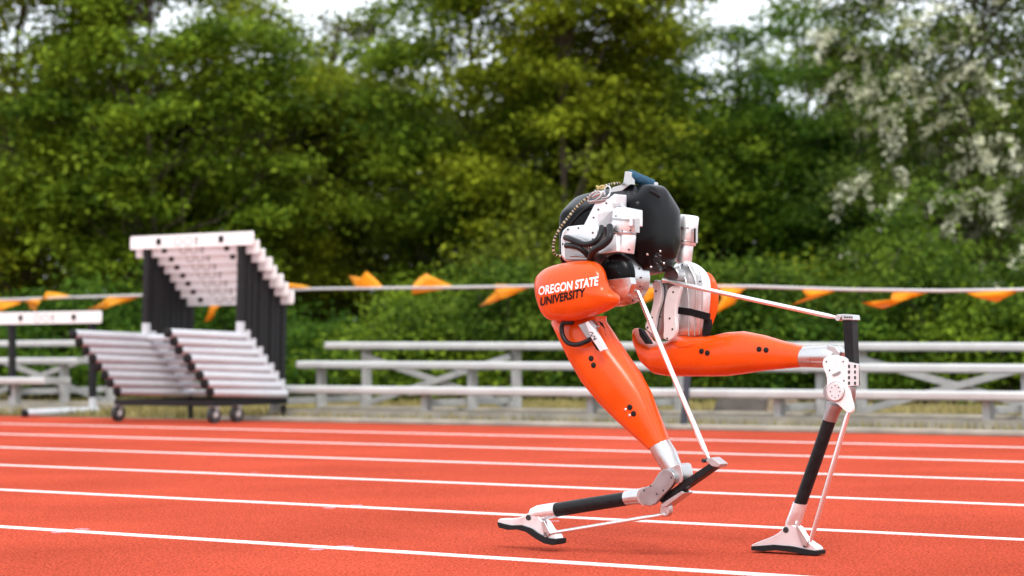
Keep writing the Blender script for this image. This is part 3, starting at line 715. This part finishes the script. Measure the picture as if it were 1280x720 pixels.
lp = px_prism('link_plate', [(814, 350), (824.5, 350), (827.5, 364), (826, 378), (820, 394), (818, 412), (816, 418), (807, 412), (806, 406), (813, 393), (817, 375), (817, 362)], .070, .014, M['white_plate'], bevel=.002, smooth_it=2)
studs('bolt', surf(lp), [(820, 364), (817, 352), (815, 397), (809.5, 409.5)], 1.3, M['bolt_dark'], lp, .0015)
lp = px_prism('link_plate', [(836, 357), (852, 357), (848, 370), (844, 385), (844, 398), (846, 414), (839, 426), (828, 424), (830, 410), (829, 392), (831, 374)], .070, .014, M['white_plate'], bevel=.002, smooth_it=2)
studs('bolt', surf(lp), [(841.5, 365), (837, 398), (840.5, 411.5), (834, 423)], 1.3, M['bolt_dark'], lp, .0015)
studs('bolt', surf(back), [(825, 396)], 1.3, M['bolt_dark'], back, .0015)

# ---- far thigh
th2 = px_loft('thigh_shell', [((797.5, 410), (799, 424), .030), ((801, 412), (803.5, 437), .045), ((808, 424), (812, 457), .050), ((822, 430), (824, 468), .052), ((838, 426), (840, 470.5), .054), ((852, 419), (852, 470.5), .056), ((872, 420.5), (872, 470.5), .056),
    ((893, 419.5), (893, 470.5), .055), ((912, 415), (911, 470), .053), ((930, 414), (930, 467.5), .049), ((955, 419), (955, 463.5), .042), ((980, 426.5), (980, 461), .035), ((1005.5, 433), (1002.5, 459), .029)], .135, M['orange'], expo=2.6)
bv_2 = surf(th2)
studs('rubber_plug', bv_2, [(877, 439), (884.3, 441.2), (949, 436.5), (957.7, 437.5)], 3.3, M['rubber'], th2, .003)
px_tube('shell_crease', [(841, 428, .082), (848, 433, .079), (856, 433, .079), (868, 430, .081)], 0, .45, M['orange'], th2, it=1)
px_prism('shell_lip', [(797, 410), (800, 411), (810, 426), (812, 430), (806, 430), (799, 420)], .085, .02, M['rubber'], th2, bevel=.003)

# ---- far knee
px_loft('knee_collar', [((1005, 433), (1002, 459), .028), ((1020, 432), (1018, 459.5), .028), ((1036, 432), (1031, 460), .026), ((1047, 436), (1040, 458), .022)], .135, M['alu'], expo=2.2)
px_prism('knee_block', [(1034, 431), (1044, 433), (1050, 440), (1049, 447), (1040, 446), (1033, 441)], .135, .036, M['alu'], bevel=.003)
kn = px_prism('knee_plate', [(1027.5, 453), (1030, 447), (1038, 444), (1046, 444.5), (1057, 447), (1059, 455), (1059, 482), (1062, 496), (1066, 510), (1064, 516.5), (1058, 516), (1050, 508), (1043, 503), (1035, 500), (1032, 490), (1033.5, 480), (1033, 470), (1029, 461)], .112, .014, M['white_plate'], bevel=.002, smooth_it=1)
px_disc('plate_disc', (1044, 489.5), 11.5, .104, .006, M['white_paint'], kn)
mb = MB(); c = P(1044, 489.5, .101)
for k in range(40):
    pass
mb.lathe(c, NRM, [(0, 11.6 / PX), (.001, 12.1 / PX), (.004, 12.1 / PX)], 36); mb.build('disc_groove', M['alu_dark'], kn)
px_disc('plate_disc', (1044, 489.5), 11.2, .099, .005, M['white_paint'], kn)
px_prism('cast_mark', [(1040, 468), (1050, 463.5), (1051, 466), (1046, 469.5), (1041, 470.5)], .1045, .003, M['alu_dark'], kn, bevel=.0005)
for a in range(8):
    q = 2 * math.pi * a / 8; px_disc('bolt', (1044 + 7.4 * math.cos(q) * .8, 489.5 + 7.4 * math.sin(q)), .7, .0965, .003, M['bolt_dark'], kn, seg=8)
studs('bolt', surf(kn), [(1033, 452), (1054, 452), (1055, 476), (1037, 463)], 1.0, M['bolt_dark'], kn, .0015)
px_disc('knee_joint', (1044, 490), 11, .135, .045, M['alu_dark'])
px_prism('knee_plate', [(1027.5, 453), (1030, 447), (1038, 444), (1046, 444.5), (1057, 447), (1059, 455), (1059, 482), (1062, 496), (1066, 510), (1064, 516.5), (1058, 516), (1050, 508), (1043, 503), (1035, 500), (1032, 490), (1033.5, 480), (1033, 470), (1029, 461)], .160, .012, M['white_paint'], bevel=.002, smooth_it=1)
sp = px_prism('heel_spring', [(1053, 399), (1065, 399.5), (1068, 482), (1058, 482)], .135, .030, M['carbon'], bevel=.0015)
cl = px_prism('spring_clamp', [(1059, 452), (1071, 455), (1071, 482), (1059, 483)], .113, .012, M['white_paint'], sp, bevel=.001)
for x in (1061, 1068.5):
    for y in (458, 465, 472, 479):
        px_prism('clamp_slot', [(x - 1, y - 2), (x + 1, y - 2), (x + 1, y + 2), (x - 1, y + 2)], .1065, .002, M['bolt_dark'], cl, bevel=None)
px_prism('spring_clevis', [(1051, 392.5), (1066, 394), (1067, 400.5), (1052, 400)], .135, .036, M['alu'], sp, bevel=.002)
for x in (1056, 1059, 1062, 1065): px_disc('rivet', (x, 396.5), .9, .116, .003, M['bolt_dark'], sp, seg=10)
px_disc('pin', (1049.5, 397), 4.0, .135, .02, M['alu'], sp)
px_loft('rod_lever', [((1059, 483), (1070, 484), .012), ((1058, 492), (1070, 494), .013), ((1058, 500), (1068, 504), .012), ((1060, 507), (1066, 509), .009)], .135, M['alu_dark'], expo=2)
px_disc('lever_ball', (1061.5, 511.5), 4.2, .118, .012, M['alu'])
px_tube('achilles_rod', [(829, 350, .055), (836, 351.5, .058), (848, 354.5, .062), (1036, 395.2, .128), (1046, 397, .135)], 0, (4.2, 1.8, 2.9, 2.9, 1.5), M['rod'])

# ---- far shank and foot
px_loft('shank_socket', [((1032.5, 501), (1055, 509), .022), ((1031, 511), (1050, 518), .023), ((1028, 522), (1045.6, 529), .022)], .135, M['alu_dark'], expo=2)
px_loft('shank_tube', [((1029, 522), (1045, 528.4), .0185), ((1010.5, 575), (1027, 580.5), .0185), ((991.8, 628), (1008.5, 632.4), .0185)], .135, M['carbon'], expo=2)
px_loft('ankle_socket', [((991, 626.6), (1009.3, 631.4), .021), ((987, 638), (1006, 643), .021), ((982, 651), (1001, 657), .018), ((981, 661), (996, 666), .014)], .135, M['white_paint'], expo=2.1)
f2 = px_prism('foot', [(939, 681), (950, 676.5), (966, 670.5), (976, 664), (982, 655.5), (990, 656), (997, 660), (1001, 669), (1009, 677.5), (1020.5, 684.5), (1021, 689.5), (1008, 687.5), (990, 683.5), (966, 681.5), (939, 684)], .135, .034, M['white_paint'], bevel=.004, smooth_it=1)
px_prism('sole', [(938.5, 683), (966, 681), (990, 683), (1008, 687), (1021, 689), (1020.5, 693.8), (1006, 693.8), (991, 690.5), (970, 688), (953, 689.2), (939, 688)], .135, .046, M['rubber'], f2, bevel=.001)
px_disc('ankle_pin', (986.7, 661.8), 3.7, .135, .040, M['bolt_dark'], f2)
px_prism('foot_strut', [(994, 658), (998, 657.5), (1010, 677), (1008, 684), (1002, 682)], .115, .010, M['alu'], f2, bevel=.0015)
px_disc('bolt', (1006, 683), 1.5, .113, .008, M['bolt_dark'], f2)
px_tube('foot_rod', [(1061, 513, .118), (1058.5, 522, .118), (1016, 668, .118), (1013, 677, .118)], 0, (1.8, 3.2, 2.9, 1.5), M['rod'])

# ---- tether cord with its clip
tp = chaikin([(775, 229, -.06), (768, 229.5, -.08), (760, 231, -.10), (750, 234.5, -.13), (744, 239, -.15), (737, 245, -.165), (728, 252, -.17), (718, 261.5, -.175), (711, 271, -.185), (703.5, 280, -.195), (697, 290, -.20), (692.5, 300, -.20), (691, 311, -.20), (693.5, 319, -.19), (702, 320, -.175)], 3, closed=False)
pts = [P(*p) for p in tp]
# even steps along the cord so the woven flecks come out regular
acc = [0.0]
for a, c in zip(pts, pts[1:]): acc.append(acc[-1] + (c - a).length)
N_ = 120; ev = []; j = 0
for i in range(N_ + 1):
    s_ = acc[-1] * i / N_
    while j < len(acc) - 2 and acc[j + 1] < s_: j += 1
    f_ = (s_ - acc[j]) / max(1e-9, acc[j + 1] - acc[j]); ev.append(pts[j].lerp(pts[j + 1], f_))
mb = MB(); mb.tube(ev, .0036, 8, mis=[0, 1, 0, 0, 2, 0, 0, 1, 2, 0]); cord = mb.build('tether_cord', [M['cord_black'], M['cord_yellow'], M['cord_white']], R_)
px_tube('knot', [(746, 233, -.14), (752, 237, -.15), (757, 233, -.14), (752, 232, -.15), (747, 237, -.15)], 0, 1.5, M['cord_yellow'], cord, it=2, seg=8)
ring = [(735, 251, -.17), (737, 245, -.175), (744, 239.5, -.175), (751, 239, -.17), (752, 244, -.17), (746, 250, -.175), (738, 252.5, -.175), (735, 251, -.17)]
px_tube('carabiner', ring, 0, 1.15, M['alu'], cord, it=2, seg=10)
px_tube('shackle', [(752, 248, -.17), (759, 247, -.17), (763, 241, -.16), (763, 234, -.14), (759, 232, -.13), (755, 237, -.15), (756, 244, -.17)], 0, 1.15, M['alu'], cord, it=2, seg=10)
px_tube('shackle_pin', [(737, 252.5, -.172), (744, 252, -.172), (757, 250, -.165)], 0, 2.3, M['alu_dark'], cord, seg=10)
px_tube('clip_plate', [(741, 247, -.165), (748, 243, -.165), (756, 240, -.16)], 0, (2, 3.6, 2.6), M['alu'], cord, it=1, seg=10)

# ------------------------------------------------------------------ plants
def leaf_mesh(name, C, size, m, parent=None, origin=(0, 0, 0), up=.55, face=None, aspect=.62, seed=0):
    """C: (n,3) leaf centres; each leaf is a folded four-cornered blade of two triangles"""
    r = np.random.default_rng(seed); n = len(C)
    nr = r.normal(size=(n, 3)); nr[:, 2] = np.abs(nr[:, 2]) + up
    if face is not None: nr += np.asarray(face)
    nr /= np.linalg.norm(nr, axis=1, keepdims=True)
    a = r.normal(size=(n, 3)); a[:, 2] -= .5; a -= nr * np.sum(a * nr, axis=1, keepdims=True); a /= np.linalg.norm(a, axis=1, keepdims=True)
    b = np.cross(nr, a); s = size * r.uniform(.65, 1.3, (n, 1))
    c = C - np.asarray(origin)
    V = np.empty((n, 4, 3)); fold = nr * s * .13
    V[:, 0] = c - a * s * .55; V[:, 1] = c + b * s * aspect * .5 + fold; V[:, 2] = c + a * s * .55; V[:, 3] = c - b * s * aspect * .5 + fold
    me = bpy.data.meshes.new(name); me.vertices.add(4 * n); me.vertices.foreach_set('co', V.reshape(-1).astype(np.float32))
    idx = np.arange(n) * 4
    F = np.stack([idx, idx + 1, idx + 2, idx, idx + 2, idx + 3], axis=1).reshape(-1)
    me.loops.add(6 * n); me.loops.foreach_set('vertex_index', F.astype(np.int32))
    me.polygons.add(2 * n); me.polygons.foreach_set('loop_start', (np.arange(2 * n) * 3).astype(np.int32))
    me.update(calc_edges=True); me.materials.append(m)
    o = bpy.data.objects.new(name, me); COL.objects.link(o)
    if parent is not None: o.parent = parent
    else: o.location = Vector(origin)
    return o
def clumps(r, centres, per, sig, flat=.6):
    """leaves gathered round each clump centre, thinner towards its rim"""
    out = []
    for c in centres:
        k = int(per * r.uniform(.6, 1.4)); g = r.normal(size=(k, 3)) * sig * r.uniform(.7, 1.3); g[:, 2] *= flat; out.append(c + g)
    return np.concatenate(out)
def limb(mb, p0, p1, r0, r1, r, wob=.12, n=6):
    p0, p1 = np.array(p0, float), np.array(p1, float); L = np.linalg.norm(p1 - p0); pts = []
    for i in range(n + 1):
        t = i / n; pts.append(p0 + (p1 - p0) * t + r.normal(size=3) * wob * L * .12 * math.sin(math.pi * t))
    mb.tube([tuple(p) for p in pts], [r0 + (r1 - r0) * i / n for i in range(n + 1)], 7); return pts
def tree(px, dep, radii, zc, leaf, label, n_cl, per, size=.085, sig=.24, seed=0, top_thin=0.0, trunk_r=.05, zmin=.3, gaps=(), lean=0.0, group='trees behind the track', blossom=0):
    r = np.random.default_rng(seed); x0 = (px - 640) / FPX * dep; base = np.array([x0, dep, 0.0])
    root = thing('leafy_tree' if not blossom else 'hawthorn_tree', label, 'tree', tuple(base), group)
    cs = []
    while len(cs) < n_cl:
        d = r.normal(size=3); d /= np.linalg.norm(d); q = d * np.array(radii) * r.uniform(.25, 1) ** .45
        p = base + np.array([lean * (zc + q[2]) * .2, 0, zc]) + q
        if p[2] < zmin: continue
        if p[2] > 3.0 and r.random() < top_thin * min(1, (p[2] - 3.0) / .8): continue
        sx, sy = 640 + p[0] / p[1] * FPX, 420 - (p[2] - H) / p[1] * FPX
        if any((sx - a) ** 2 / w ** 2 + (sy - b) ** 2 / h ** 2 < 1 for a, b, w, h in gaps) and r.random() > (.52 if sx < 560 else .26): continue
        cs.append(p)
    cs = np.array(cs)
    mb = MB(); tip = base + np.array([lean, 0, zc + radii[2] * .8])
    tp = limb(mb, base - np.array([0, 0, .1]), tip, trunk_r, trunk_r * .25, r, n=9)
    sel = r.choice(len(cs), size=min(len(cs), 46), replace=False)
    for i in sel:
        c = cs[i]; j = min(9, max(1, int(9 * (c[2] - .7) / max(.5, tip[2])))); limb(mb, tp[j], c, trunk_r * .32, .006, r, wob=.5, n=5)
    mb.build('trunk', M['bark'], root)
    L = clumps(r, cs, per, sig, .42)
    leaf_mesh('crown', L, size, M[leaf], root, origin=tuple(base), seed=seed + 1, face=(0, -.3, 0), up=.9)
    if blossom:
        # sprays of small white flowers laid along arching twigs, mostly on the outer face
        B = []
        for i in r.choice(len(cs), size=blossom):
            c = cs[i].copy(); c[1] -= abs(r.normal()) * .2; d = np.array([r.uniform(-1, .4), -.3, r.uniform(-.55, .25)]); d /= np.linalg.norm(d); ln = r.uniform(.12, .38); k = int(62 * ln / .3)
            if 640 + c[0] / c[1] * FPX < 1085 and r.random() < .45: continue
            if c[2] > 3.7 and r.random() < .5: continue
            if c[2] < 1.4 and r.random() < .5: continue
            t = r.random(k)[:, None]; B.append(c + d * ln * t + np.array([0, 0, -.12]) * t ** 2 + r.normal(size=(k, 3)) * .026)
        leaf_mesh('blossom', np.concatenate(B), .028, M['blossom'], root, origin=tuple(base), seed=seed + 5, aspect=.95, up=.2, face=(0, -.5, .3))
    return root
GAP_L = [(380, 45, 72, 42), (490, 66, 60, 42), (330, 20, 30, 24), (495, 25, 24, 26)]
GAP_M = [(620, 22, 42, 42), (940, 75, 62, 66), (905, 30, 50, 55), (1062, 25, 55, 62), (1010, 130, 50, 38), (880, 190, 34, 24), (968, 215, 24, 18)]
GAP_S = [(62, 16, 44, 38), (20, 50, 30, 32), (165, 40, 30, 28), (252, 18, 36, 32)]
GP = GAP_L + GAP_M + GAP_S
TREES = [
    (30, 26.0, (1.9, 1.3, 2.6), 2.9, 'leaf_yellow', 'yellow green leafy tree filling the far left edge above the single hurdle', 150, 150, .085),
    (190, 25.0, (1.5, 1.2, 2.5), 2.9, 'leaf_green', 'bright green tree standing right behind the top of the hurdle stack', 130, 150, .085),
    (325, 27.0, (1.4, 1.2, 2.0), 2.5, 'leaf_yellow', 'yellow green tree just right of the hurdle stack, under a gap of white sky', 110, 140, .085),
    (455, 28.5, (1.5, 1.3, 2.0), 2.3, 'leaf_olive', 'dark olive tree with bare slanting boughs against the white sky', 95, 120, .08),
    (590, 26.0, (1.3, 1.2, 2.9), 3.1, 'leaf_green', 'fresh green tree with a thin straight trunk just left of the robot', 120, 140, .08),
    (705, 25.0, (1.2, 1.1, 2.8), 3.1, 'leaf_yellow', 'light yellow green tree rising straight behind the robot body', 115, 140, .085),
    (810, 27.0, (1.3, 1.1, 2.9), 3.2, 'leaf_green', 'tall fresh green tree just right of the robot handle', 120, 140, .085),
    (925, 28.0, (1.2, 1.2, 2.2), 2.4, 'leaf_deep', 'deep green tree with thin trunks below the white sky gap right of the robot', 105, 130, .08),
    (1010, 29.5, (1.1, 1.2, 2.9), 2.9, 'leaf_green', 'slender green tree showing its trunk against the sky beside the blossoming hawthorn', 95, 110, .08),
    (1075, 27.0, (1.0, 1.1, 1.7), 2.0, 'leaf_deep', 'dark green low tree tucked against the left side of the blossoming hawthorn', 80, 140, .08),
]
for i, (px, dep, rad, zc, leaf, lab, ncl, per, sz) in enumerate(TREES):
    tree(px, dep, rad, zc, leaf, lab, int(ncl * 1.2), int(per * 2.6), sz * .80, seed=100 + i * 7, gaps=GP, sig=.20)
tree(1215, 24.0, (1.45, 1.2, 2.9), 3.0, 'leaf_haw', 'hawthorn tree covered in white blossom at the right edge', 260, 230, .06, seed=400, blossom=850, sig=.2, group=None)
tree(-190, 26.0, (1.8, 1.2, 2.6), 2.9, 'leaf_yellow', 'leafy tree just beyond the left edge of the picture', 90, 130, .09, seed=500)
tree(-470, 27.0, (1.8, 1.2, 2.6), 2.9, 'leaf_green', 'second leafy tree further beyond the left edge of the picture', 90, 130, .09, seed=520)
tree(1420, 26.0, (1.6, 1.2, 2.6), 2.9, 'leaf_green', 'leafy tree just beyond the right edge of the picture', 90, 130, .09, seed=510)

# slanting bare boughs against the sky belong to the olive tree
ol = [o for o in SC.objects if o.get('label', '').startswith('dark olive tree')][0]; r = np.random.default_rng(77); bx = np.array(ol.location); AD = lambda x, y, d=28.2: tuple(at_depth(x, y, d))
for a, c, r0 in (((372, 120), (520, -30), .05), ((330, 150), (352, -20), .035), ((420, 75), (395, -20), .02), ((450, 45), (500, 70), .014), ((400, 95), (345, 40), .02), ((470, 20), (440, -20), .016), ((345, 60), (300, 10), .016), ((520, 150), (470, 60), .02)):
    mb = MB(); limb(mb, AD(*a), AD(*c), r0, r0 * .35, r, wob=.5, n=7); mb.build('bough', M['bark'], ol)
# undergrowth: brambles and bushes behind the bleachers
BUSH = [
    (-60, 22.0, 1.1, .95, 'leaf_deep', 'dark low bush at the far left behind the single hurdle'),
    (60, 22.5, 1.0, .90, 'leaf_deep', 'dark green bush behind the single hurdle and the left bleacher'),
    (170, 23.0, 1.0, 1.0, 'leaf_deep', 'shaded bush behind the black posts of the hurdle stack'),
    (300, 23.5, .9, .85, 'leaf_deep', 'dark bush seen between the two groups of hurdle posts'),
    (415, 22.0, .9, .70, 'leaf_deep', 'low dark bramble right of the hurdle cart, under the shortest pennant'),
    (520, 21.5, .9, .86, 'leaf_bramble', 'bright green bramble below the triangular pennant left of the robot'),
    (625, 21.5, .9, 1.05, 'leaf_bramble', 'bright bramble just left of the robot hip cover'),
    (735, 21.5, .9, .95, 'leaf_bramble', 'green bramble behind the near thigh of the robot'),
    (840, 21.0, .9, 1.0, 'leaf_bramble', 'green bramble behind the far thigh of the robot'),
    (950, 21.0, .9, 1.30, 'leaf_bramble', 'tall bramble above the far thigh, right of the robot body'),
    (1055, 20.5, .85, 1.02, 'leaf_bramble', 'bramble behind the upright black heel spring of the robot'),
    (1160, 20.5, .85, 1.20, 'leaf_bramble', 'bramble in front of the hawthorn, left of the last pennant'),
    (1265, 20.0, .85, 1.0, 'leaf_bramble', 'bramble under the last pennant at the right edge'),
    (1370, 20.0, .9, 1.15, 'leaf_bramble', 'bramble just beyond the right edge of the picture'),
    (880, 23.2, .9, 1.45, 'leaf_green', 'loose green bush rising behind the bramble above the far thigh'),
    (1010, 23.0, 1.0, 1.55, 'leaf_yellow', 'yellowish bush between the bramble and the dark trees, above the slanting silver rod'),
    (1130, 22.6, .9, 1.45, 'leaf_bramble', 'bush at the foot of the hawthorn, behind the front brambles'),
    (560, 23.6, .9, 1.30, 'leaf_green', 'green bush behind the bramble between two pennants left of the robot'),
    (690, 23.4, .9, 1.50, 'leaf_olive', 'olive bush behind the bramble under the robot hip'),
]
for i, (px, dep, w, h, leaf, lab) in enumerate(BUSH):
    r = np.random.default_rng(700 + i); h *= (.78, 1.12, .92, 1.25, .85)[i % 5]; leaf = ('leaf_deep' if i in (7, 10) else 'leaf_green' if i in (5, 12) else leaf); x0 = (px - 640) / FPX * dep; base = np.array([x0, dep, 0.0])
    root = thing('bramble_bush', lab, 'bush', tuple(base), 'bushes behind the bleachers')
    cs = []
    while len(cs) < 76:
        d = r.normal(size=3); d /= np.linalg.norm(d); d[2] = abs(d[2]); q = d * np.array([w, .7, h]) * r.uniform(.3, 1.12) ** .4
        if q[2] < .08: continue
        if r.random() < .12: q[2] *= r.uniform(1.1, 1.45)
        cs.append(base + q)
    mb = MB()
    for c in [cs[k] for k in r.choice(76, 26, replace=False)]:
        limb(mb, base + np.array([r.normal() * .12, r.normal() * .1, -.05]), c, .014, .004, r, wob=.6, n=4)
    mb.build('stems', M['bark'], root)
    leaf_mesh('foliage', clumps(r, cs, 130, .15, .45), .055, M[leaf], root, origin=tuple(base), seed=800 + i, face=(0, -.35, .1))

# the wood behind, one dark mass of leaves with ragged top
r = np.random.default_rng(31); Cw = []
for layer in range(5200):
    x = r.uniform(-13, 13); y = r.uniform(31, 37); sx = 640 + x / y * FPX
    ztop = 4.3 + .5 * math.sin(x * 1.7) + .4 * math.sin(x * 4.1 + 1)
    z = ztop * r.random() ** .9
    sy = 420 - (z - H) / y * FPX
    if any((sx - a) ** 2 / (w * 1.0) ** 2 + (sy - b) ** 2 / (h * 1.0) ** 2 < 1 for a, b, w, h in GP): continue
    if sy < 125 and r.random() < .5: continue
    Cw.append(np.array([x, y, z]) + r.normal(size=(26, 3)) * np.array([.25, .25, .2]))
tag(leaf_mesh('far_wood', np.concatenate(Cw), .15, M['leaf_olive'], seed=33), kind='stuff')

# dry grass between the track and the bushes
r = np.random.default_rng(41); n = 42000
tt = r.uniform(-9.5, 9.5, n); kk = EDGE + .16 + r.random(n) ** 1.3 * 4.2
base_ = np.array([[TRK.x, TRK.y, 0]]) * (tt[:, None] + T_of(640, K1)) + np.array([[NRM.x, NRM.y, 0]]) * kk[:, None]
hgt = r.uniform(.025, .085, n)[:, None]; ang = r.uniform(0, math.tau, n); wv = np.stack([np.cos(ang), np.sin(ang), 0 * ang], 1) * .006
lean = r.normal(size=(n, 3)) * .025; lean[:, 2] = 0
V = np.stack([base_ - wv, base_ + wv, base_ + lean + np.array([[0, 0, 1]]) * hgt], 1)
me = bpy.data.meshes.new('dry_grass'); me.vertices.add(3 * n); me.vertices.foreach_set('co', V.reshape(-1).astype(np.float32)); me.loops.add(3 * n)
me.loops.foreach_set('vertex_index', np.arange(3 * n, dtype=np.int32)); me.polygons.add(n); me.polygons.foreach_set('loop_start', np.arange(n, dtype=np.int32) * 3); me.update(calc_edges=True)
me.materials.append(M['dry_grass']); o = bpy.data.objects.new('dry_grass', me); COL.objects.link(o); tag(o, kind='stuff')
